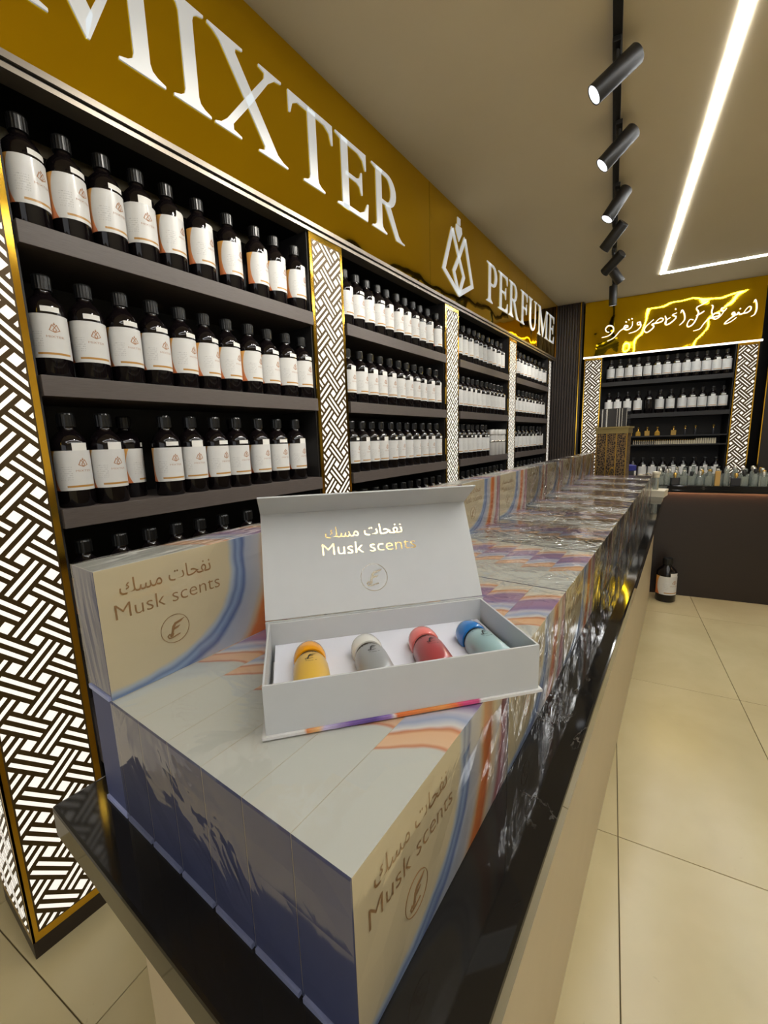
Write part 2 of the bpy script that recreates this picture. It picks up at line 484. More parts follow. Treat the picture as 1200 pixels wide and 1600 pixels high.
def clip(poly, x0, x1, y0, y1):
    for ax, lim, sgn in ((0, x0, 1), (0, x1, -1), (1, y0, 1), (1, y1, -1)):
        out = []
        for a, b in zip(poly, poly[1:] + poly[:1]):
            da, db = (a[ax] - lim) * sgn, (b[ax] - lim) * sgn
            if da >= 0: out.append(a)
            if (da >= 0) != (db >= 0):
                t = da / (da - db); out.append((a[0] + (b[0] - a[0]) * t, a[1] + (b[1] - a[1]) * t))
        poly = out
        if len(poly) < 3: return []
    return poly


def weave(x0, x1, y0, y1, ox, oy, P=P, G=G, W=W):
    """plain weave turned by 45 degrees: strips in pairs and little squares between them"""
    res = []; s = math.sqrt(0.5)
    n = int(3.2 / P) + 3
    def rot(pts): return [(ox + (a - b) * s, oy + (a + b) * s) for a, b in pts]
    sw = (W - 2 * G) / 2; hl = (2 * P - W - G) / 2; sq = (P - W - G) / 2
    for i in range(-n, n):
        for j in range(-n, n):
            ca, cb = i * P, j * P
            X, Y = ox + (ca - cb) * s, oy + (ca + cb) * s
            if not (x0 - 0.15 < X < x1 + 0.15 and y0 - 0.15 < Y < y1 + 0.15): continue
            for k in (-1, 1):
                o = k * (G + sw) / 2
                if (i + j) % 2: r = [(ca - hl, cb + o - sw / 2), (ca + hl, cb + o - sw / 2), (ca + hl, cb + o + sw / 2), (ca - hl, cb + o + sw / 2)]
                else: r = [(ca + o - sw / 2, cb - hl), (ca + o + sw / 2, cb - hl), (ca + o + sw / 2, cb + hl), (ca + o - sw / 2, cb + hl)]
                res.append(clip(rot(r), x0, x1, y0, y1))
            c2, d2 = ca + P / 2, cb + P / 2
            res.append(clip(rot([(c2 - sq, d2 - sq), (c2 + sq, d2 - sq), (c2 + sq, d2 + sq), (c2 - sq, d2 + sq)]), x0, x1, y0, y1))
    def area(p): return abs(sum(a[0] * b[1] - b[0] * a[1] for a, b in zip(p, p[1:] + p[:1]))) / 2
    return [p for p in res if len(p) > 2 and area(p) > 2e-5]


def column(label, loc, rz, width, z0, z1, depth, single, side=False, brd=0.020, ox=None, k=1.0):
    t = thing('light_column', label, 'light column', loc, rz, 'backlit lattice columns')
    # local x along the wall, -y towards the aisle
    link('column_core', MB().box(0.004, width - 0.004, 0.006, depth, z0, z1).mesh('column_core', 'dark_gap'), t)
    link('plinth', MB().box(0.0, width, 0.0, depth, 0.0, z0).mesh('plinth', 'dark_wood'), t)
    pn = link('gold_panel', MB().box(0, width, 0, 0.006, z0, z1).mesh('gold_panel', 'gold_trim'), t)
    panels = [(pn, (0, 0, 0), (0, 0, 0), width)]
    if side:
        ps = link('gold_panel', MB().box(0, depth, 0, 0.006, z0, z1).mesh('gold_panel', 'gold_trim'), t, (-0.0005, depth, 0), (0, 0, -math.pi / 2))
        panels.append((ps, None, None, depth))
    for pn, _, _, wd in panels:
        link('bronze_field', MB().box(brd * 0.8, wd - brd * 0.8, -0.0006, 0.001, z0 + 0.026, z1 - 0.026).mesh('bronze_field', 'lattice_field'), pn)  # inset darkened to stand for dark surroundings mirrored in the gold
        polys = weave(brd, wd - brd, z0 + 0.03, z1 - 0.03, ox if ox is not None else wd / 2, z0 + 0.31, P * k, G * (1.25 * k if k > 1 else 1), W * k)
        if single and wd == width:
            for p in polys: link('lit_strip', MB().prism(p, -0.0010, -0.0005).mesh('lit_strip', 'lattice_light'), pn)
        else:
            mb = MB()
            for p in polys: mb.prism(p, -0.0010, -0.0005)
            o = link('lit_strips', mb.mesh('lit_strips', 'lattice_light'), pn); o['kind'] = 'stuff'


WN = 1.447
column('widest backlit gold lattice column at the left edge, lit on two sides', (0.200, WN, 0), 0, 0.228, 0.055, 2.41, 0.30, True, True, ox=0.0725)
column('gold lattice column between the nearest and second shelf bays', (1.513, WN, 0), 0, 0.226, 0.055, 2.41, 0.30, True)
column('gold lattice column between the second and third shelf bays', (2.850, WN, 0), 0, 0.220, 0.055, 2.41, 0.30, False)
column('gold lattice column between the third and farthest shelf bays', (4.190, WN, 0), 0, 0.220, 0.055, 2.41, 0.30, False)
column('narrow gold lattice column at the far end of the long shelf wall', (5.640, WN, 0), 0, 0.130, 0.055, 2.41, 0.30, False)

# ------------------------------------------------------------------ shelving of the long wall
SH_Z = [2.062, 1.677, 1.305, 0.925, 0.545, 0.165]
SH_T = 0.056
SN = 1.437
BAYS = [(0.430, 1.511, 'nearest'), (1.741, 2.848, 'second'), (3.072, 4.188, 'third'), (4.412, 5.638, 'farthest')]
for x0, x1, nm in BAYS:
    t = thing('shelving_bay', f'dark shelving unit with wooden boards, {nm} bay of the long wall', 'shelf', (x0, SN, 0), 0, 'shelving bays of the long wall')
    w = x1 - x0
    link('back_panel', MB().box(0, w, 0.33, 0.345, 0.0, 2.41).mesh('back_panel', 'shelf_back'), t)
    for xx in (0.0, w - 0.006): link('side_panel', MB().box(xx, xx + 0.006, 0.02, 0.33, 0.0, 2.41).mesh('side_panel', 'shelf_back'), t)
    bm_ = MB().box(0.006, w - 0.006, 0.0, 0.33, -SH_T, 0).mesh('shelf_board', 'shelf_wood', bevel=0.0015)
    for z in SH_Z: link('shelf_board', bm_, t, (0, 0, z))

# ------------------------------------------------------------------ gold fascia sign with letters
SIGN_X0, SIGN_X1 = -0.6, 5.935
sg = thing('fascia_sign', 'long gold mirrored fascia with white lettering above the bottle shelves', 'sign', (0, WN, 0))
for a, b in ((SIGN_X0, 2.636), (2.638, 4.681), (4.683, SIGN_X1)):
    link('gold_panel', MB().box(a, b, 0.0, 0.02, 2.452, CEIL - 0.002).mesh('gold_panel', 'gold_sign'), sg)
link('core', MB().box(SIGN_X0, 5.84, 0.02, 0.33, 2.455, CEIL - 0.004).mesh('core', 'dark_gap'), sg)
link('end_trim', MB().box(SIGN_X1, SIGN_X1 + 0.012, -0.004, 0.05, 2.41, CEIL - 0.003).mesh('end_trim', 'gold_trim'), sg)
link('metal_strip', MB().box(SIGN_X0, SIGN_X1, -0.006, 0.06, 2.434, 2.452).mesh('metal_strip', 'metal_strip'), sg)
link('dark_channel', MB().box(SIGN_X0, SIGN_X1, 0.004, 0.06, 2.424, 2.434).mesh('dark_channel', 'dark_gap'), sg)
link('lower_strip', MB().box(SIGN_X0, SIGN_X1, -0.004, 0.06, 2.410, 2.424).mesh('lower_strip', 'metal_strip'), sg)


def arc(cx, cy, rx, ry, a0, a1, n=10):
    return [(cx + rx * math.cos(R(a0 + (a1 - a0) * k / n)), cy + ry * math.sin(R(a0 + (a1 - a0) * k / n))) for k in range(n + 1)]


def stem(x, w, y0=0.0, y1=1.0, bot=True, top=True, e=0.14, bk=0.14):
    xl, xr = x - w / 2, x + w / 2
    L = []
    if bot: L += [(xl - e, y0), (xl - e, y0 + 0.025), (xl - e * 0.45, y0 + 0.05), (xl - e * 0.12, y0 + 0.085), (xl, y0 + bk)]
    else: L += [(xl, y0)]
    if top: L += [(xl, y1 - bk), (xl - e * 0.12, y1 - 0.085), (xl - e * 0.45, y1 - 0.05), (xl - e, y1 - 0.025), (xl - e, y1)]
    else: L += [(xl, y1)]
    return L + [(2 * x - a, b) for a, b in reversed(L)]


def glyph(ch):
    g = []
    if ch == 'I': g = [stem(0.225, 0.155)]; w = 0.45
    elif ch == 'T':
        w = 0.87; g = [stem(0.435, 0.155, 0, 0.98, True, False),
                       [(0.0, 1.0), (0.87, 1.0), (0.87, 0.74), (0.845, 0.74), (0.80, 0.87), (0.70, 0.93), (0.17, 0.93), (0.07, 0.87), (0.025, 0.74), (0.0, 0.74)]]
    elif ch in 'EF':
        w = 0.78 if ch == 'E' else 0.72
        g = [stem(0.2, 0.155, 0, 1, ch == 'F', False, 0.13)]
        g += [[(0.0, 1.0), (w - 0.04, 1.0), (w - 0.04, 0.76), (w - 0.065, 0.76), (w - 0.12, 0.88), (w - 0.24, 0.935), (0.2, 0.935), (0.12, 0.94), (0.0, 0.975)]]
        g += [[(0.2, 0.485), (0.2, 0.545), (0.48, 0.545), (0.56, 0.58), (0.60, 0.68), (0.625, 0.68), (0.625, 0.35), (0.60, 0.35), (0.56, 0.45), (0.48, 0.485)]]
        if ch == 'E': g += [[(0.0, 0.0), (w - 0.03, 0.0), (w, 0.27), (w - 0.03, 0.27), (w - 0.11, 0.13), (w - 0.24, 0.065), (0.2, 0.065), (0.12, 0.06), (0.0, 0.025)]]
    elif ch in 'PR':
        w = 0.74 if ch == 'P' else 1.0
        g = [stem(0.2, 0.155, 0, 0.99, True, False), [(0.0, 1.0), (0.3, 1.0), (0.3, 0.94), (0.12, 0.94), (0.0, 0.975)]]
        oy, ry = (0.735, 0.265) if ch == 'R' else (0.72, 0.28)
        o = [(0.26, 1.0)] + arc(0.44, oy, 0.29, ry, 90, -90, 12) + [(0.26, oy - ry)]
        n = [(0.26, 0.935)] + arc(0.42, oy, 0.15, ry - 0.065, 90, -90, 12) + [(0.26, oy - ry + 0.065)]
        g += [[o[i], o[i + 1], n[i + 1], n[i]] for i in range(len(o) - 1)]
        if ch == 'R': g += [[(0.36, 0.50), (0.53, 0.52), (0.80, 0.10), (0.90, 0.035), (1.0, 0.02), (1.0, 0.0), (0.72, 0.0)]]
    elif ch == 'U':
        w = 0.98
        g = [stem(0.22, 0.155, 0.32, 1.0, False, True), stem(0.80, 0.065, 0.32, 1.0, False, True, 0.13)]
        o = arc(0.485, 0.34, 0.345, 0.36, 180, 360, 14); n = arc(0.5335, 0.34, 0.236, 0.275, 180, 360, 14)
        g += [[o[i], o[i + 1], n[i + 1], n[i]] for i in range(len(o) - 1)]
    elif ch == 'M':
        w = 1.42
        g = [stem(0.225, 0.07, 0, 0.98, True, False, 0.15), stem(1.185, 0.155, 0, 1.0, True, False, 0.145)]
        g += [[(0.0, 1.0), (0.33, 1.0), (0.77, 0.22), (0.70, 0.0), (0.69, 0.0), (0.20, 0.93), (0.08, 0.955), (0.0, 0.975)],
              [(0.69, 0.0), (0.72, 0.0), (1.13, 0.93), (1.13, 1.0), (1.12, 1.0), (0.70, 0.14)], [(1.10, 1.0), (1.42, 1.0), (1.42, 0.975), (1.33, 0.95), (1.262, 0.90), (1.10, 0.93)]]
    elif ch == 'X':
        w = 1.1
        g = [[(0.0, 1.0), (0.46, 1.0), (0.46, 0.975), (0.36, 0.95), (0.35, 0.90), (0.93, 0.09), (1.02, 0.04), (1.1, 0.022), (1.1, 0.0), (0.62, 0.0), (0.62, 0.022), (0.71, 0.05), (0.72, 0.10), (0.15, 0.90), (0.07, 0.955), (0.0, 0.975)],
             [(0.0, 0.0), (0.36, 0.0), (0.36, 0.022), (0.25, 0.05), (0.25, 0.11), (0.55, 0.48), (0.84, 0.86), (0.95, 0.95), (1.06, 0.975), (1.06, 1.0), (0.70, 1.0), (0.70, 0.975), (0.79, 0.95), (0.78, 0.89), (0.48, 0.52), (0.17, 0.13), (0.08, 0.05), (0.0, 0.022)]]
    return g, w


CAPH = 0.309; Z0L = 2.605


def put_letter(ch, x0, x1):
    g, w = glyph(ch); mb = MB(); s = (x1 - x0) / w
    for poly in g: mb.prism([(x0 + a * s, Z0L + b * CAPH) for a, b in poly], -0.005, 0.0)
    o = link('letter_' + ch.lower(), mb.mesh('letter', 'letter_white'), sg)


for ch, a, b in (('M', 0.452, 0.896), ('I', 0.917, 1.056), ('X', 1.069, 1.409), ('T', 1.433, 1.703), ('E', 1.725, 1.971), ('R', 2.009, 2.321)): put_letter(ch, a, b)
xx = 3.605
tot = sum(glyph(c)[1] for c in 'PERFUME') + 0.09 * 6
sc_ = (5.83 - 3.605) / tot
for c in 'PERFUME':
    w = glyph(c)[1] * sc_; put_letter(c, xx, xx + w); xx += w + 0.09 * sc_


def emblem(mb, cx, zb, h, y0, y1, wd):
    """perfume flacon drawn as an interlaced M inside a faceted outline"""
    def q(pts): return [(cx + a * h, zb + b * h) for a, b in pts]
    mb.stroke(q([(-0.20, 0.80), (-0.46, 0.235), (0.0, 0.02)]), wd, y0, y1)
    mb.stroke(q([(0.20, 0.80), (0.46, 0.235), (0.0, 0.02)]), wd, y0, y1)
    mb.stroke(q([(-0.20, 0.80), (0.0, 0.50), (0.16, 0.285), (0.0, 0.02)]), wd, y0, y1)
    mb.stroke(q([(0.20, 0.80), (0.0, 0.50), (-0.16, 0.285), (0.0, 0.02)]), wd, y0, y1)
    mb.prism(q([(-0.085, 0.90), (0.085, 0.90), (0.10, 0.83), (0.0, 0.70), (-0.10, 0.83)]), y0, y1)
    mb.prism(q([(-0.045, 0.915), (0.045, 0.915), (0.045, 1.0), (-0.045, 1.0)]), y0, y1)
    return mb


link('emblem', emblem(MB(), 3.067, 2.51, 0.522, -0.005, 0.0, 0.036).mesh('emblem', 'letter_white'), sg)

# ------------------------------------------------------------------ shelf bottles
BR = 0.0468
body_prof = [(0.0, 0.0), (0.043, 0.0), (BR, 0.005), (BR, 0.176), (0.0455, 0.190), (0.039, 0.204), (0.028, 0.217), (0.020, 0.225), (0.0185, 0.232), (0.0185, 0.240), (0.0, 0.240)]
cap_prof = [(0.0, 0.236), (0.0228, 0.236), (0.0228, 0.270), (0.0205, 0.275), (0.0, 0.275)]


def curved(me_name, mat, a0, a1, z0, z1, r, nseg=14, uv=True):
    """sheet wrapped round the bottle; angle 0 faces -y"""
    mb = MB(); vs = []; fs = []
    for k in range(nseg + 1):
        t = R(a0 + (a1 - a0) * k / nseg)
        for z in (z0, z1): vs.append((r * math.sin(t), -r * math.cos(t), z))
    for k in range(nseg): fs.append((2 * k, 2 * k + 2, 2 * k + 3, 2 * k + 1))
    me = bpy.data.meshes.new(me_name); me.from_pydata(vs, [], fs); me.materials.append(M[mat])
    ul = me.uv_layers.new(name='UVMap')
    for p in me.polygons:
        p.use_smooth = True
        for li in p.loop_indices:
            vi = me.loops[li].vertex_index; ul.data[li].uv = ((vi // 2) / nseg, vi % 2)
    return me


bt_body = MB().lathe(body_prof, 24).mesh('bottle_glass', 'amber', True)
bt_cap = MB().lathe(cap_prof, 36, ribs=0.035).mesh('bottle_cap', 'cap')
bt_label = curved('bottle_label', 'label', -112, 70, 0.050, 0.166, BR + 0.0006)
bt_tab = curved('bottle_tab', 'sticker', -20, 32, 0.166, 0.188, BR + 0.0005, 6)
bt_stick = curved('bottle_sticker', 'sticker', -24, 30, 0.172, 0.186, BR + 0.0005, 6)
pm = emblem(MB(), 0.0, 0.118, 0.026, 0, 0, 0.0022)
put_text(pm, 'MIXTER', -0.021, 0.021, 0.104, 0.1095, 0)
pv = []
for x, y, z in pm.v:
    t = (x + 0.006) / BR; pv.append(((BR + 0.0012) * math.sin(t), -(BR + 0.0012) * math.cos(t), z))
pm.v = pv
bt_print = pm.mesh('label_print', 'bronze')


def bottle(loc, rz, label, group, detail=True, tab=False, scale=1.0, bare=False):
    t = thing('perfume_bottle', label, 'bottle', loc, rz, group)
    t.scale = (scale,) * 3
    link('glass_body', bt_body, t); link('cap', bt_cap, t)
    if not bare:
        lb = link('paper_label', bt_label, t)
        if detail: link('label_print', bt_print, lb)
    link('top_sticker', bt_tab if tab else bt_stick, t)
    return t


ROWS = {
    ('nearest', 0): [0.488, 0.586, 0.686, 0.782, 0.878, 0.990, 1.114, 1.240, 1.342, 1.458],
    ('nearest', 1): [0.489, 0.589, 0.687, 0.784, 0.880, 0.975, 1.071, 1.169, 1.270, 1.370, 1.467],
    ('nearest', 2): [0.496, 0.592, 0.690, 0.786, 0.882, 0.977, 1.072, 1.120, 1.185, 1.290, 1.397, 1.458],
    ('nearest', 3): [0.493, 0.595, 0.689, 0.785, 0.880, 0.977, 1.090, 1.190, 1.290, 1.390],
    ('second', 0): [1.797, 1.893, 1.990, 2.086, 2.182, 2.279, 2.375, 2.471, 2.567, 2.663, 2.795],
    ('second', 1): [1.800, 1.896, 1.992, 2.088, 2.184, 2.280, 2.376, 2.472, 2.568, 2.664, 2.765],
    ('second', 2): [1.797, 1.893, 1.989, 2.085, 2.181, 2.277, 2.373, 2.469, 2.565, 2.661, 2.768],
    ('second', 3): [1.800, 1.905, 2.010, 2.110, 2.210, 2.310, 2.405, 2.503, 2.610, 2.706, 2.802],
    ('third', 0): [3.135, 3.232, 3.330, 3.430, 3.530, 3.630, 3.738, 3.845, 3.950, 4.060],
    ('third', 1): [3.128 + 0.0965 * k for k in range(11)],
    ('third', 2): [3.130 + 0.097 * k for k in range(7)],
    ('third', 3): [3.130 + 0.098 * k for k in range(11)],
    ('farthest', 0): [4.520, 4.650, 4.780, 4.910, 5.050, 5.200, 5.380, 5.540],
    ('farthest', 1): [4.500 + 0.125 * k for k in range(9)],
    ('farthest', 2): [4.500 + 0.140 * k for k in range(8)],
    ('farthest', 3): [4.500 + 0.130 * k for k in range(9)],
}
SHN = ['top', 'second', 'third', 'fourth']
TABS = {('nearest', 0): {3, 4, 5, 6, 7, 8, 9}, ('nearest', 2): {0, 1, 4, 8, 10, 11}}
BN = 1.492
for (bay, r), us in ROWS.items():
    for k, u in enumerate(us):
        n = BN + random.uniform(-0.004, 0.006); rz = R(random.uniform(-12, 16)); tb = k in TABS.get((bay, r), set()) or (bay != 'nearest' and random.random() < 0.5)
        if r == 0 and bay == 'nearest': rz = R([22, 20, 14, -6, 24, 20, 22, 26, 16, 12][k])
        if bay == 'nearest' and r == 1: rz = R([-8, -6, 4, 8, 16, 24, 18, 22, 12, 4, 2][k])
        if (bay, r, k) == ('nearest', 2, 2): n += 0.085; rz = R(62)
        if (bay, r, k) == ('nearest', 2, 7): n += 0.09
        if bay == 'nearest' and r == 2 and k == 11: n += 0.075
        name = {'nearest': 'nearest', 'second': 'second', 'third': 'third', 'farthest': 'farthest'}[bay]
        lab = f'dark perfume bottle, {ORD[k]} from left on {SHN[r]} shelf of {name} wall bay'
        if (bay, r, k) == ('nearest', 2, 2): lab = 'set-back shaded bottle turned sideways, third from left on third shelf of nearest bay'
        bottle((u, n, SH_Z[r]), rz, lab, 'perfume bottles on the long wall shelves', bay in ('nearest', 'second'), tb)
can = MB().lathe([(0, 0), (0.032, 0), (0.034, 0.004), (0.034, 0.165), (0.030, 0.180), (0.030, 0.186)], 20).mesh('can_body', 'aluminium', True)
cap2 = MB().lathe([(0, 0.186), (0.031, 0.186), (0.036, 0.190), (0.036, 0.232), (0.033, 0.236), (0, 0.236)], 20).mesh('can_cap', 'aluminium', True)
ring2 = MB().lathe([(0.0345, 0.118), (0.036, 0.120), (0.036, 0.132), (0.0345, 0.134)], 20).mesh('can_ring', 'silver_cap', True)
for k, u in enumerate((3.835, 3.932, 4.029, 4.126)):
    t = thing('aluminium_flask', f'tall silver flask, {ORD[k]} from left on third shelf of the third bay', 'flask', (u, 1.482, SH_Z[2]), 0, 'silver flasks in the third bay')
    link('body', can, t); link('cap', cap2, t); link('band', ring2, t)

# ------------------------------------------------------------------ fluted panel and dark panels at the back
t = thing('fluted_panel', 'dark fluted wood panel between the long shelf wall and the back wall', 'wall panel', TW(6.12, 0.20), BACK_ROT)
link('backing', MB().box(0.012, 0.09, 0, 0.37, 0, CEIL - 0.002).mesh('backing', 'dark_wall'), t)
fl_me = MB().add([], [])
prof = [(0.012, -0.0125), (0.004, -0.011), (0.0, -0.006), (0.0, 0.006), (0.004, 0.011), (0.012, 0.0125)]
vs = [(x, y, z) for z in (0, CEIL - 0.004) for x, y in prof]
fl_me.add(vs, [(i, i + 1, i + 7, i + 6) for i in range(5)] + [(0, 5, 11, 6), tuple(range(5, -1, -1)), tuple(range(6, 12))])
fm = fl_me.mesh('slat', 'flute')
for k in range(11): link('slat', fm, t, (0, 0.052 + k * 0.031, 0))
link('gold_edge', MB().box(-0.006, 0.012, 0.022, 0.032, 0, CEIL - 0.003).mesh('gold_edge', 'gold_trim'), t)
link('side_board', MB().box(-0.004, 0.14, 0.0, 0.020, 0, CEIL - 0.003).mesh('side_board', 'dark_wall'), t)
t = thing('dark_wall_panel', 'plain dark panel right of the back bottle shelves', 'wall panel', TW(6.14, -3.4), BACK_ROT)
link('board', MB().box(0, 0.06, 0, 1.74, 0, CEIL - 0.003).mesh('board', 'dark_wall'), t)
link('gold_edge', MB().box(-0.006, 0.03, 1.741, 1.750, 0, 2.40).mesh('gold_edge', 'gold_trim'), t)

# ------------------------------------------------------------------ back wall: sign, columns, shelves
# local frame of back things: x to the right (-b), y away from the viewer (+a)


def BK(a, b, z=0.0): return TW(a, b, z)


BRZ = BACK_ROT - math.pi / 2
AB = 6.20
sb = thing('back_sign', 'gold mirrored sign with white Arabic script on the back wall', 'sign', BK(AB, 0.180), BRZ)
link('gold_panel', MB().box(0, 1.765, 0, 0.02, 2.44, CEIL - 0.002).mesh('gold_panel', gold_mirror('gold_mirror_wavy', (0.92, 0.60, 0.012, 1), 0.22, 0.035)), sb)
link('core', MB().box(0, 1.765, 0.021, 0.40, 2.43, CEIL - 0.004).mesh('core', 'dark_gap'), sb)
link('light_strip', MB().box(0, 1.775, -0.012, 0.012, 2.418, 2.436).mesh('light_strip', 'led_small'), sb)
SCRIPT = {
    'alif': [[(1126, 62), (1138, 42), (1156, 72), (1161, 105), (1147, 143), (1112, 160)]],
    'sad_nun_ain': [[(1035, 142), (1058, 112), (1084, 92), (1104, 98), (1098, 118), (1068, 136), (1035, 142), (1003, 150), (988, 138), (976, 152), (948, 158), (934, 148), (950, 138), (958, 158), (928, 178), (892, 204), (878, 221), (908, 214), (946, 194), (975, 172)], [(998, 108), (1006, 114)]],
    'ain_ta_ra': [[(885, 110), (866, 130), (840, 128), (846, 110), (862, 112)], [(866, 130), (838, 168), (802, 190), (776, 178), (790, 152), (826, 148), (828, 164), (776, 180), (746, 190), (716, 224), (690, 260), (645, 275)], [(762, 92), (774, 102), (768, 140), (780, 166)]],
    'kaf': [[(735, 65), (700, 86), (660, 106), (656, 122), (670, 142), (664, 176), (640, 226), (608, 246), (598, 228), (616, 194), (640, 198)], [(655, 168), (690, 150), (712, 134)]],
    'alif_lam': [[(548, 150), (556, 128), (574, 160), (576, 200), (546, 235)]],
    'kha_alif': [[(522, 148), (492, 164), (520, 176), (500, 206), (466, 231), (450, 224), (456, 200), (482, 180)], [(508, 118), (516, 126)], [(446, 168), (456, 196), (454, 232)]],
    'sad': [[(384, 221), (398, 202), (416, 186), (436, 190), (430, 206), (408, 217), (384, 221), (366, 230), (380, 242), (368, 262), (340, 285), (321, 274), (330, 244), (356, 214), (376, 194)]],
    'waw': [[(290, 210), (276, 216), (280, 230), (297, 224), (290, 210), (299, 240), (272, 274), (228, 291)]],
    'ta_fa_ra': [[(246, 206), (246, 232), (236, 254), (214, 266), (196, 254), (206, 234), (222, 242), (196, 256), (172, 276), (142, 320), (104, 345)], [(220, 190), (228, 196)], [(238, 184), (246, 190)], [(204, 206), (212, 212)]],
    'dal': [[(70, 318), (110, 305), (136, 270), (130, 240), (106, 234), (90, 255), (96, 276), (112, 280)]],
}
# page units of the script -> metres on the sign: three reference points fix the slant of the writing baseline
def script_xy(p):
    X, Y = p
    px, py = 920 + X / 4.615, 460 + Y / 4.615
    # affine map of the sign face: (b, z) from the page
    b = 0.177 - (px - 914) / 285.0 * 1.781 + 0.00
    b = b - 0.000022 * (px - 914) * (1199 - px) * 0.5
    top = 474 - (px - 916) * 45.0 / 283.0; bot = 562 - (px - 910) * 32.0 / 279.0
    return (0.180 - b, CEIL - (py - top) / (bot - top) * (CEIL - 2.425))


def smooth_pts(pts, n=4):
    out = []
    for i in range(len(pts) - 1):
        p0 = pts[max(i - 1, 0)]; p1 = pts[i]; p2 = pts[i + 1]; p3 = pts[min(i + 2, len(pts) - 1)]
        for k in range(n):
            t = k / n
            out.append(tuple(0.5 * ((2 * p1[j]) + (-p0[j] + p2[j]) * t + (2 * p0[j] - 5 * p1[j] + 4 * p2[j] - p3[j]) * t * t + (-p0[j] + 3 * p1[j] - 3 * p2[j] + p3[j]) * t ** 3) for j in (0, 1)))
    return out + [pts[-1]]


for nm, strokes in SCRIPT.items():
    mb = MB()
    for s in strokes:
        pts = [script_xy(p) for p in smooth_pts(s)]
        mb.tube([(x, -0.012, z) for x, z in pts], lambda t: 0.0035 + 0.0035 * math.sin(math.pi * min(1, max(0, t))), 6)
    link('script_' + nm, mb.mesh('script', 'neon', True), sb)

column('back wall lattice column left of the shelves, beside the fluted panel', BK(AB, 0.165), BRZ, 0.200, 0.055, 2.418, 0.30, False, brd=0.012, k=1.16)
column('back wall lattice column on the right, beside the dark panel', BK(AB, -1.385), BRZ, 0.190, 0.055, 2.418, 0.30, False, brd=0.012, k=1.16)
t = thing('back_shelving', 'black shelving with bottles and vials on the back wall', 'shelf', BK(AB, -0.040), BRZ)
w = 1.340
link('back_panel', MB().box(0, w, 0.33, 0.345, 0, 2.418).mesh('back_panel', 'shelf_back'), t)
for xx in (0.0, w - 0.006): link('side_panel', MB().box(xx, xx + 0.006, 0.02, 0.33, 0, 2.418).mesh('side_panel', 'shelf_back'), t)
BSZ = [2.105, 1.700, 1.425, 1.318, 0.880, 0.50]
bm2 = MB().box(0.006, w - 0.006, 0.0, 0.33, -0.05, 0).mesh('shelf_board', 'shelf_back', bevel=0.0015)
bm3 = MB().box(0.006, w - 0.006, 0.0, 0.33, -0.014, 0).mesh('shelf_board', 'shelf_back')
for z in BSZ: link('shelf_board', bm3 if z in (1.425, 1.318) else bm2, t, (0, 0, z))
b1 = [-0.141, -0.241, -0.340, -0.440, -0.540, -0.640, -0.737, -0.835, -0.932, -1.028, -1.125, -1.221, -1.316]
b2 = [-0.137, -0.239, -0.346, -0.459, -0.576, -0.691, -0.803, -0.918, -1.016, -1.115, -1.213, -1.311]
b3 = [-0.45 - 0.107 * k for k in range(9)]
for r, (bs, z) in enumerate(((b1, BSZ[0]), (b2, BSZ[1]), (b3, BSZ[4]))):
    for k, b in enumerate(bs):
        nm = ['top', 'second', 'lowest visible'][r]
        bare = (r, k) == (1, 4)
        bottle(BK(AB + 0.075, b, z), BRZ + R(random.uniform(-14, 10)), f'dark perfume bottle without a paper label on second shelf of back wall' if bare else f'dark perfume bottle, {ORD[k]} from left on {nm} shelf of back wall',
               'perfume bottles on the back wall shelves', False, random.random() < 0.6, 1.0, bare)
sm_body = MB().lathe([(0, 0), (0.026, 0), (0.030, 0.004), (0.027, 0.045), (0.012, 0.06), (0.008, 0.064), (0.008, 0.07)], 16).mesh('flacon_body', 'amber_liquid', True)
sm_body2 = MB().box(-0.027, 0.027, -0.015, 0.015, 0, 0.062).mesh('flacon_body', 'amber_liquid', bevel=0.004)
sm_body3 = MB().lathe([(0, 0), (0.012, 0), (0.013, 0.003), (0.013, 0.07), (0.006, 0.078)], 12).mesh('flacon_body', 'smoke_glass', True)
sm_cap = MB().lathe([(0, 0.064), (0.009, 0.064), (0.009, 0.078), (0.005, 0.086), (0.013, 0.096), (0.013, 0.104), (0.006, 0.112), (0, 0.113)], 12).mesh('flacon_cap', 'gold_cap', True)
for k, b in enumerate((-0.393, -0.485, -0.582, -0.691, -0.858, -0.975, -1.077, -1.252)):
    t = thing('small_flacon', f'small ornate perfume flacon, {ORD[k]} from left on third shelf of back wall', 'flacon', BK(AB + 0.08, b, BSZ[2]), BRZ, 'small flacons on the back wall')
    link('glass_body', [sm_body2, sm_body, sm_body2, sm_body, sm_body2, sm_body3, sm_body3, sm_body3][k], t)
    link('stopper', sm_cap, t)
vb = MB().lathe([(0, 0), (0.0095, 0), (0.0095, 0.040), (0.005, 0.043)], 8).mesh('vial_body', 'cream_card', True)
vc = MB().lathe([(0, 0.043), (0.006, 0.043), (0.006, 0.056), (0, 0.058)], 8).mesh('vial_cap', 'gold_cap', True)
vc2 = MB().lathe([(0, 0.043), (0.009, 0.043), (0.009, 0.066), (0, 0.067)], 8).mesh('vial_cap', 'cream_card', True)
vb2 = MB().lathe([(0, 0), (0.0095, 0), (0.0095, 0.026), (0.005, 0.028), (0.009, 0.030), (0.009, 0.043)], 8).mesh('vial_body', 'silver_cap', True)
for k in range(38):
    b = -0.44 - k * 0.0225
    t = thing('sample_vial', f'tiny sample vial, {ORD[k]} from left in the row on the back wall', 'vial', BK(AB + 0.05, b, BSZ[3]), BRZ, 'sample vials in a row on the back wall')
    link('vial_body', vb2 if k < 11 else vb, t); link('vial_cap', vc2 if k > 28 else vc, t)

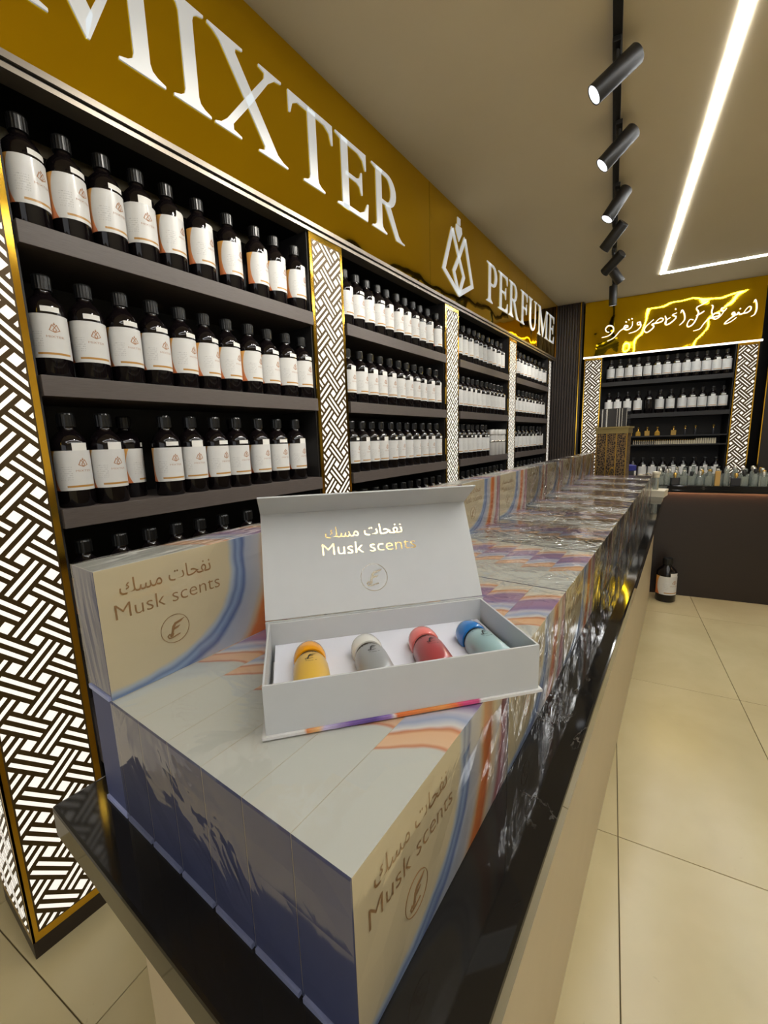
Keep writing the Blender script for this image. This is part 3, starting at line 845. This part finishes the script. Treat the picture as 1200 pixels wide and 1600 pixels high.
# ------------------------------------------------------------------ ceiling: light lines, track, spots
def ceil_line(a0, b0, a1, b1, label):
    x0, y0, _ = TW(a0, b0, 0, TILE_ROT); x1, y1, _ = TW(a1, b1, 0, TILE_ROT)
    L = math.hypot(x1 - x0, y1 - y0)
    t = thing('ceiling_light_line', label, 'light', (x0, y0, CEIL), math.atan2(y1 - y0, x1 - x0), 'recessed ceiling light lines')
    link('diffuser', MB().box(0, L, -0.020, 0.020, -0.0035, 0.0).mesh('diffuser', 'led'), t)
    for xx in (0.0, L): link('end_cap', MB().box(xx - 0.004, xx + 0.004, -0.022, 0.022, -0.0045, 0.0).mesh('end_cap', 'letter_white'), t)


LB = -0.375
ceil_line(-1.2, LB, 5.565, LB, 'long white ceiling light line running towards the back wall')
ceil_line(5.545, LB - 0.02, 5.545, LB - 1.02, 'short white ceiling light line across the room in front of the back sign')
ceil_line(-1.2, LB - 1.02, 5.565, LB - 1.02, 'white ceiling light line along the right side of the room')
ceil_line(-1.2, LB - 0.02, -1.2, LB - 1.00, 'white ceiling light line across the room behind the viewer')

TB = 0.064
tr = thing('light_track', 'black ceiling track carrying the row of spotlights', 'light track', TW(0.2, TB, CEIL, TILE_ROT), TILE_ROT)
link('rail', MB().box(0, 5.75, -0.0175, 0.0175, -0.034, 0.0).mesh('rail', 'track_black', bevel=0.002), tr)
for k in range(5): link('rail_joint', MB().box(0.55 + k * 1.15, 0.63 + k * 1.15, -0.020, 0.020, -0.036, 0.0).mesh('rail_joint', 'track_black', bevel=0.002), tr)

SPOTS = [((1.190, 0.214, 2.95), (-0.010, 0.080, -0.055), 'added unseen spotlight on the ceiling track above the viewer'),  # first two heads are unseen, added to brighten the nearest bay's labels
         ((1.721, 0.281, 2.95), (-0.015, 0.078, -0.056), 'added spotlight on the ceiling track just out of view above the sign'),
         ((2.252, 0.347, 2.95), (-0.028, 0.076, -0.060), 'nearest spotlight on the ceiling track, aimed at the shelves'),
         ((2.783, 0.399, 2.95), (-0.022, 0.070, -0.070), 'second spotlight on the ceiling track from the viewer'),
         ((3.402, 0.477, 2.95), (-0.020, 0.050, -0.082), 'third spotlight on the ceiling track from the viewer'),
         ((3.903, 0.555, 2.95), (0.030, 0.066, -0.062), 'fourth spotlight on the ceiling track, turned away from the viewer'),
         ((4.479, 0.630, 2.95), (0.045, 0.070, -0.045), 'fifth spotlight on the ceiling track from the viewer'),
         ((4.770, 0.652, 2.95), (0.032, -0.052, -0.080), 'spotlight near the track end, aimed to the right'),
         ((5.487, 0.754, 2.95), (0.020, 0.0, -0.098), 'last spotlight at the far track end, hanging straight down')]
head_me = MB().lathe([(0.0, -0.1), (0.036, -0.1), (0.040, -0.095), (0.040, 0.1), (0.0375, 0.1), (0.036, 0.094), (0.0, 0.094)], 28, 'z').mesh('head', 'track_black', True)
lens_me = MB().lathe([(0.0, 0.0945), (0.036, 0.0945), (0.0355, 0.0985), (0.0, 0.0985)], 24, 'z').mesh('lens', 'lens', True)
for (c, dv, lab) in SPOTS:
    t = thing('track_spotlight', lab, 'spotlight', c, 0, 'spotlights on the ceiling track')
    q = Vector(dv).normalized().to_track_quat('Z', 'Y')
    h = link('lamp_head', head_me, t); h.rotation_mode = 'QUATERNION'; h.rotation_quaternion = q
    link('lens', lens_me, h)
    link('stem', MB().lathe([(0, 0.02), (0.011, 0.02), (0.011, 0.104), (0, 0.104)], 12).mesh('stem', 'track_black', True), t)
    link('adapter', MB().box(-0.05, 0.05, -0.016, 0.016, 0.085, 0.106).mesh('adapter', 'track_black', bevel=0.003), t, (0, 0, 0), (0, 0, TILE_ROT))
    ld = bpy.data.lights.new('spot_light', 'SPOT'); ld.energy = SPOT_POWER; ld.spot_size = R(62); ld.spot_blend = 0.7; ld.shadow_soft_size = 0.03; ld.color = (1.0, 0.94, 0.84)
    lo = bpy.data.objects.new('spot_light', ld); COL.objects.link(lo); lo.parent = t
    lo.location = Vector(dv).normalized() * 0.11; lo.rotation_mode = 'QUATERNION'; lo.rotation_quaternion = Vector(dv).normalized().to_track_quat('-Z', 'Y')

# ------------------------------------------------------------------ main counter
CT = 1.0145
ct = thing('counter', 'long beige counter with black marble top under the gift boxes', 'counter', (0, 0, 0))
link('marble_top', MB().box(0.131, 4.30, 0.093, 0.642, CT - 0.045, CT).mesh('marble_top', 'marble', bevel=0.004), ct)
link('body', MB().box(0.195, 4.30, 0.165, 0.600, 0.0, CT - 0.045).mesh('body', 'counter_body', bevel=0.002), ct)
link('top_shadow_gap', MB().box(0.17, 4.29, 0.135, 0.615, CT - 0.062, CT - 0.045).mesh('top_shadow_gap', 'dark_wood'), ct)

# ------------------------------------------------------------------ gift boxes
cov = MB()
cov.box(0.0, BL, 0.0, 0.0014, 0.0, BH - 0.0022)
cov.box(0.0, BL, BT - 0.0014, BT, 0.0, BH - 0.0022)
cov.box(0.0, BL, 0.0, BT, BH - 0.0022, BH)
cov_me = cov.mesh('printed_cover', 'box_print')
tray_me = MB().box(-0.0004, BL + 0.0003, 0.0003, BT - 0.0003, 0.0053, BH - 0.0003).mesh('tray', 'box_side', bevel=0.001)
foot_me = MB().box(-0.003, BL, 0.0024, BT - 0.0024, 0.0, 0.0052).mesh('flap', plain('flap_card', lin(165, 174, 215), 0.5))
lt = MB()
put_text(lt, ARABIC_MUSK, 0.074 * BL, 0.446 * BL, 0.775 * BH, 0.895 * BH, -0.0005)
put_text(lt, 'Musk scents', 0.050 * BL, 0.482 * BL, 0.600 * BH, 0.715 * BH, -0.0005)
let_me = lt.mesh('lettering', 'copper')
mk_me = f_mark(MB(), 0.262 * BL, 0.372 * BH, 0.0190, -0.0006, 0.0).mesh('round_mark', 'copper')
U0, N0 = 0.1812, 0.1665
PITCHB = BL + 0.0038


def gift_box(u, n, z, label, group, front=True):
    t = thing('gift_box', label, 'gift box', (u, n, z), 0, group)
    link('printed_cover', cov_me, t); link('tray', tray_me, t); link('flap', foot_me, t)
    if front: link('lettering', let_me, t); link('round_mark', mk_me, t)
    return t


NP = 10
PN = ['nearest', 'second', 'third', 'fourth', 'fifth', 'sixth', 'seventh', 'eighth', 'ninth', 'farthest']
for c in range(NP):
    for r in range(7):
        du = 0.0 if c == 0 else random.uniform(-0.0002, 0.0002)
        gift_box(U0 + c * PITCHB + du, N0 + r * (BT + 0.0004), CT, f'upright printed gift box, {ORD[r]} from the aisle in the {PN[c]} wrapped pack', 'gift boxes stood in wrapped packs on the counter', r == 0)
    gift_box(U0 + c * PITCHB, N0 + 6 * (BT + 0.0004) + 0.001, CT + BH + 0.0006,
             'Musk scents gift box on the raised back row, nearest the viewer' if c == 0 else f'Musk scents gift box on the raised back row, {ORD[c]} from the near end', 'gift boxes on the raised back row')


def film_shell(x0, x1, y0, y1, z0, z1, mat):
    mb = MB(); nx, ny, nz = 10, 10, 5
    def grid(f, na, nb):
        vs = []; fs = []
        for i in range(na + 1):
            for j in range(nb + 1): vs.append(f(i / na, j / nb))
        for i in range(na):
            for j in range(nb):
                k = i * (nb + 1) + j; fs.append((k, k + nb + 1, k + nb + 2, k + 1))
        mb.add(vs, fs)
    L = lambda a, b, t: a + (b - a) * t
    jz = lambda: random.uniform(0, 0.0012)
    grid(lambda s, t: (L(x0, x1, s), L(y0, y1, t), z1 + (jz() if 0 < s < 1 and 0 < t < 1 else 0)), nx, ny)
    grid(lambda s, t: (L(x0, x1, s), y0 - (jz() if 0 < s < 1 and 0 < t < 1 else 0), L(z0, z1, t)), nx, nz)
    grid(lambda s, t: (x0 - (jz() if 0 < s < 1 and 0 < t < 1 else 0), L(y0, y1, s), L(z0, z1, t)), ny, nz)
    grid(lambda s, t: (x1, L(y0, y1, s), L(z0, z1, t)), 2, 2)
    grid(lambda s, t: (L(x0, x1, s), y1, L(z0, z1, t)), 2, 2)
    me = bpy.data.meshes.new('film'); me.from_pydata(mb.v, [], mb.f)
    bm = bmesh.new(); bm.from_mesh(me); bmesh.ops.remove_doubles(bm, verts=bm.verts[:], dist=1e-5); bmesh.ops.recalc_face_normals(bm, faces=bm.faces[:]); bm.to_mesh(me); bm.free()
    me.polygons.foreach_set('use_smooth', [False] * len(me.polygons)); me.materials.append(M[mat]); return me


WT = 7 * (BT + 0.0004)
for c in range(NP):
    x0 = U0 + c * PITCHB
    fo = link('shrink_film', film_shell(-0.0034, BL + 0.0002, -0.0016, WT - BT - 0.002, 0.0006, BH + 0.0014, 'film_near' if c == 0 else 'film_mid' if c < 3 else 'film_far'), None, (x0, N0, CT))
    tag(fo, f'clear shrink film stretched over the {PN[c]} pack of gift boxes', 'plastic film', 'shrink films over the packs')
    fo = link('shrink_film', film_shell(-0.0012, BL + 0.0002, -0.0016, BT + 0.0016, 0.0010, BH + 0.0014, 'film_near' if c < 5 else 'film_far'), None, (x0, N0 + 6 * (BT + 0.0004) + 0.001, CT + BH + 0.0006))
    tag(fo, f'clear shrink film round the raised back-row box, {ORD[c]} from the near end', 'plastic film', 'shrink films over the raised boxes')

# ------------------------------------------------------------------ open gift box
OBZ = CT + BH + 0.0022
ang = R(-41.9)
ob = thing('open_gift_box', 'open white gift box showing four small bottles, propped on the wrapped packs', 'gift box', (0.2338, 0.3262, OBZ), ang)
OL, OD, OHT = 0.316, 0.160, 0.058
link('base_board', MB().box(0, OL, 0, OD, 0, 0.0032).mesh('base_board', 'edge_print'), ob)
wt = 0.0026
link('front_wall', MB().box(0.0035, OL - 0.0035, 0.0030, 0.0030 + wt, 0.0032, OHT).mesh('front_wall', 'box_white', bevel=0.0006), ob)
link('back_wall', MB().box(0.0035, OL - 0.0035, OD - 0.005 - wt, OD - 0.005, 0.0032, OHT).mesh('back_wall', 'box_white', bevel=0.0006), ob)
for xx in (0.0035, OL - 0.0035 - wt): link('side_wall', MB().box(xx, xx + wt, 0.0030 + wt, OD - 0.005 - wt, 0.0032, OHT).mesh('side_wall', 'box_white', bevel=0.0006), ob)
INS = 0.027
link('insert', MB().box(0.011, OL - 0.011, 0.0060, OD - 0.008, INS - 0.003, INS).mesh('insert', 'box_insert'), ob)
link('spine', MB().box(0, OL, OD - 0.0040, OD - 0.0012, 0.0032, OHT + 0.001).mesh('spine', 'box_white'), ob)
lean = math.atan2(0.0707, 0.138)
lid = link('lid', MB().box(0, OL, 0, 0.0028, 0.003, 0.156).mesh('lid', 'box_white', bevel=0.0006), ob, (0, OD - 0.0035, OHT), (-lean, 0, 0))
lm = MB()
put_text(lm, ARABIC_MUSK, 0.090, 0.207, 0.110, 0.127, -0.0004)
put_text(lm, 'Musk scents', 0.084, 0.225, 0.085, 0.102, -0.0004)
link('gold_lettering', lm.mesh('gold_lettering', 'gold_foil'), lid)
link('round_mark', f_mark(MB(), 0.155, 0.047, 0.0195, -0.0005, 0.0).mesh('round_mark', 'silver_foil'), lid)
fa = math.atan2(-0.0425, 0.0295)
link('lid_flap', MB().box(0, OL, -0.0024, 0, 0, 0.0515).mesh('lid_flap', 'box_white', bevel=0.0005), ob, (0, OD - 0.0035 + 0.0707, OHT + 0.138), (-fa, 0, 0))

mini_prof = [(0.0, -0.044), (0.018, -0.044), (0.0205, -0.040), (0.0205, -0.004), (0.0202, 0.008), (0.0188, 0.015), (0.0160, 0.0205), (0.0, 0.0215)]
ring_prof = [(0.0125, 0.0205), (0.0160, 0.0208), (0.0160, 0.0236), (0.0125, 0.0240)]
cap_pr = [(0.0, 0.0235), (0.0180, 0.0235), (0.0194, 0.027), (0.0198, 0.034), (0.0182, 0.044), (0.0142, 0.0515), (0.0080, 0.0560), (0.0, 0.0578)]
MINI = [(0.050, 'golden yellow', lin(214, 172, 70), lin(226, 152, 12)), (0.122, 'silver grey', lin(150, 152, 152), lin(214, 213, 206)),
        (0.1945, 'dusty red', lin(158, 62, 66), lin(226, 118, 112)), (0.264, 'pale blue-green', lin(146, 176, 178), lin(40, 116, 190))]
capn = ['orange-yellow', 'white', 'pink', 'bright blue']
ring_m = plain('dark_neck_ring', lin(70, 62, 50), 0.3, 0.8)


def arc_print(r):
    mb = MB(); vs, fs, w, a, b = text_polys('MUSK')
    def at(x, y): return (x, y)
    f_mark(mb, 0.0, 0.001, 0.0105, 0, 0, False)
    put_text(mb, 'MUSK', -0.0100, 0.0100, 0.0105, 0.0142, 0)
    mb.stroke([(-0.006, -0.0075), (0.007, -0.0075)], 0.0007, 0, 0); mb.stroke([(-0.003, -0.0095), (0.003, -0.0095)], 0.0006, 0, 0)
    out = []
    for x, y, z in mb.v:
        rr = r + 0.0005
        for (r1, h1), (r2, h2) in zip(mini_prof, mini_prof[1:]):
            if h1 <= z <= h2: rr = r1 + (r2 - r1) * (z - h1) / (h2 - h1) + 0.0005; break
        t = x / rr; out.append((rr * math.sin(t), z, rr * math.cos(t)))
    mb.v = out
    return mb.mesh('print', 'black_print')


ap = arc_print(0.0205)
for k, (xo, nm, c1, c2) in enumerate(MINI):
    # axis along local +y, cap at the back
    p = ob.matrix_basis @ Vector((xo + 0.004, 0.054, INS + 0.0085))
    t = thing('mini_perfume', f'small {nm} perfume bottle with {capn[k]} dome cap in the open box', 'bottle', p, ang + R([0, 2, -2, 3][k]), 'four small bottles in the open box')
    mm = plain('mini_' + nm.replace(' ', '_'), c1, 0.28, 0.15 if k == 1 else 0.0, coat=0.4, coat_rough=0.15)
    mc = plain('mini_cap_' + nm.replace(' ', '_'), c2, 0.12, coat=0.6, coat_rough=0.04)
    # lathe axis 'y'
    link('glass_body', MB().lathe(mini_prof, 28, 'y').mesh('glass_body', mm, True), t)
    link('neck_ring', MB().lathe(ring_prof, 24, 'y').mesh('neck_ring', ring_m, True), t)
    link('dome_cap', MB().lathe(cap_pr, 28, 'y').mesh('dome_cap', mc, True), t)
    link('print', ap, t)

# ------------------------------------------------------------------ back counter with glass bottles
bc = thing('back_counter', 'dark wood counter in front of the back wall, crowded with glass bottles', 'counter', BK(4.44, 0.20), BRZ)
link('front_body', MB().box(0.0, 3.2, 0.0, 0.55, 0.0, 0.955).mesh('front_body', 'dark_wood', bevel=0.003), bc)
link('stone_top', MB().box(-0.02, 3.2, -0.035, 0.58, 0.965, 1.005).mesh('stone_top', 'marble', bevel=0.004), bc)
link('stone_lip', MB().box(-0.02, 3.2, -0.034, -0.022, 0.944, 0.966).mesh('stone_lip', 'marble', bevel=0.002), bc)
link('glow_strip', MB().box(0.55, 3.15, -0.0215, -0.018, 0.948, 0.960).mesh('glow_strip', 'warm_led'), bc)
gb = [MB().box(-0.022, 0.022, -0.014, 0.014, 0, 0.075).mesh('flask', 'clear_glass', bevel=0.003),
      MB().lathe([(0, 0), (0.022, 0), (0.024, 0.004), (0.024, 0.060), (0.012, 0.075), (0.009, 0.082)], 14).mesh('flask', 'clear_glass', True),
      MB().lathe([(0, 0), (0.015, 0), (0.016, 0.004), (0.016, 0.085), (0.009, 0.098)], 14).mesh('flask', 'clear_glass', True),
      MB().box(-0.030, 0.030, -0.016, 0.016, 0, 0.062).mesh('flask', 'smoke_glass', bevel=0.004)]
gh = [0.075, 0.080, 0.096, 0.062]


def gcap(mat): return MB().lathe([(0, 0), (0.008, 0), (0.008, 0.010), (0.013, 0.012), (0.013, 0.034), (0.010, 0.038), (0, 0.039)], 12).mesh('stopper', mat, True)


gcaps = [gcap('silver_cap'), gcap('clear_glass'), gcap('gold_cap'), gcap('black_cap')]
RN = ['front', 'second', 'third', 'rear']
for r in range(4):
    nb = 16
    for k in range(nb):
        b = -0.535 - k * 0.060 - r * 0.015 + random.uniform(-0.008, 0.008)
        kind = random.choice([0, 1, 0, 0, 1, 2, 0]); cp = random.choice([0, 1, 0, 1, 2, 0, 3])
        if r == 0 and k in (2, 9): kind, cp = 3, 2
        t = thing('glass_perfume_bottle', f'{"smoked" if kind == 3 else "clear"} glass bottle, {ORD[k]} from left in the {RN[r]} row on back counter', 'bottle', BK(4.465 + r * 0.075, b, 1.005), BRZ + R(random.uniform(-25, 25)), 'glass bottles on the back counter')
        t.scale = (1.1, 1.1, 1.05 + 0.06 * r)
        link('flask', gb[kind], t); link('stopper', gcaps[cp], t, (0, 0, gh[kind]))
t = thing('tan_carton', 'slim tan carton standing among the glass bottles on the back counter', 'carton', BK(4.435, -0.945, 1.005), BRZ)
link('carton', MB().box(-0.017, 0.017, -0.012, 0.012, 0, 0.125).mesh('carton', 'tan_card', bevel=0.001), t)
link('carton_lid', MB().box(-0.0175, 0.0175, -0.0125, 0.0125, 0.095, 0.1255).mesh('carton_lid', 'tan_card', bevel=0.001), t)
bottle(BK(4.27, -0.622, 0.0), BRZ + R(34), 'large dark glass jar with white and orange label standing on the floor', 'floor jar', True, True, 1.0)
big = bpy.data.objects['perfume_bottle.' + f'{max(int(o.name.split(".")[1]) for o in bpy.data.objects if o.name.startswith("perfume_bottle.")):03d}']
big.scale = (1.66, 1.66, 1.40); del big['group']; big['category'] = 'jar'; big.name = 'floor_jar'

# ------------------------------------------------------------------ pierced box, tray and small things at the counter end
t = thing('pierced_box', 'dark pierced brass box with smoked glass top at the counter end', 'ornament box', (3.62, 0.352, CT), R(-4))
link('body', MB().box(0.0, 0.16, 0.0, 0.205, 0.02, 0.455).mesh('body', 'pierced', bevel=0.002), t)
for yy in (-0.003, 0.066, 0.132, 0.201): link('brass_post', MB().box(-0.005, 0.004, yy, yy + 0.007, 0.02, 0.455).mesh('brass_post', 'brass'), t)
cn = MB(); cn.box(-0.008, 0.168, -0.008, 0.213, 0.455, 0.492); cn.box(-0.016, 0.176, -0.016, 0.221, 0.492, 0.505)
link('cornice', cn.mesh('cornice', plain('old_gold', lin(150, 132, 82), 0.4, 0.5)), t)
link('base', MB().box(-0.02, 0.18, -0.02, 0.225, 0.0, 0.02).mesh('base', 'dark_wood', bevel=0.003), t)
link('glass_top', MB().box(0.01, 0.15, 0.01, 0.195, 0.505, 0.64).mesh('glass_top', 'smoke_glass', bevel=0.003), t)
for yy, ww in ((0.012, 0.004), (0.042, 0.006), (0.060, 0.010), (0.076, 0.005), (0.145, 0.016), (0.175, 0.012)):
    link('bright_tube', MB().lathe([(0, 0.505), (ww / 2, 0.505), (ww / 2, 0.636), (0, 0.636)], 10).mesh('bright_tube', 'silver_cap', True), t, (0.004, yy, 0))
link('tongs', MB().tube([(-0.03, 0.130, 0.03), (-0.03, 0.115, 0.10), (-0.03, 0.095, 0.19), (-0.03, 0.085, 0.205), (-0.03, 0.078, 0.195)], 0.005).mesh('tongs', 'brass', True), t)
link('rail', MB().tube([(-0.035, 0.215, 0.035), (-0.035, -0.01, 0.035)], 0.004).mesh('rail', 'brass', True), t)
t = thing('white_carton', 'low white carton at the aisle edge of the counter end', 'carton', (3.52, 0.092, CT), R(-6))
link('carton', MB().box(0, 0.16, 0, 0.105, 0, 0.045).mesh('carton', 'cream_card', bevel=0.002), t)
link('lid', MB().box(-0.002, 0.162, -0.002, 0.107, 0.034, 0.047).mesh('lid', 'cream_card', bevel=0.001), t)
t = thing('tall_flask', 'slim clear flask with a white cap standing on the white carton', 'bottle', (3.60, 0.150, CT + 0.047))
link('flask', MB().lathe([(0, 0), (0.018, 0), (0.019, 0.004), (0.019, 0.075), (0.014, 0.085)], 16).mesh('flask', 'clear_glass', True), t)
link('cap', MB().lathe([(0, 0.085), (0.018, 0.085), (0.021, 0.09), (0.021, 0.108), (0.026, 0.112), (0.026, 0.126), (0, 0.132)], 16).mesh('cap', 'cream_card', True), t)
t = thing('blue_box', 'small blue plastic box among the jars at the counter end', 'box', (3.92, 0.315, CT + 0.0), R(20))
link('stand', MB().box(0, 0.10, 0, 0.07, 0, 0.155).mesh('stand', 'smoke_glass', bevel=0.003), t)
link('blue_lid', MB().box(-0.01, 0.11, -0.012, 0.082, 0.155, 0.20).mesh('blue_lid', 'blue_plastic', bevel=0.006), t)
for k, (u, n, h, mt) in enumerate(((3.86, 0.268, 0.11, 'clear_glass'), (3.84, 0.215, 0.12, 'clear_glass'), (3.80, 0.312, 0.075, 'amber_liquid'), (3.90, 0.170, 0.11, 'clear_glass'), (3.74, 0.225, 0.09, 'amber_liquid'))):
    t = thing('counter_jar', f'small glass jar at the counter end, {ORD[k]} of the cluster beside the pierced box', 'jar', (u, n, CT))
    link('glass', MB().lathe([(0, 0), (0.024, 0), (0.026, 0.004), (0.026, h - 0.02), (0.016, h)], 16).mesh('glass', mt, True), t)
    link('lid', MB().lathe([(0, h), (0.018, h), (0.018, h + 0.022), (0, h + 0.026)], 16).mesh('lid', ['cream_card', 'silver_cap', 'gold_cap'][k % 3], True), t)
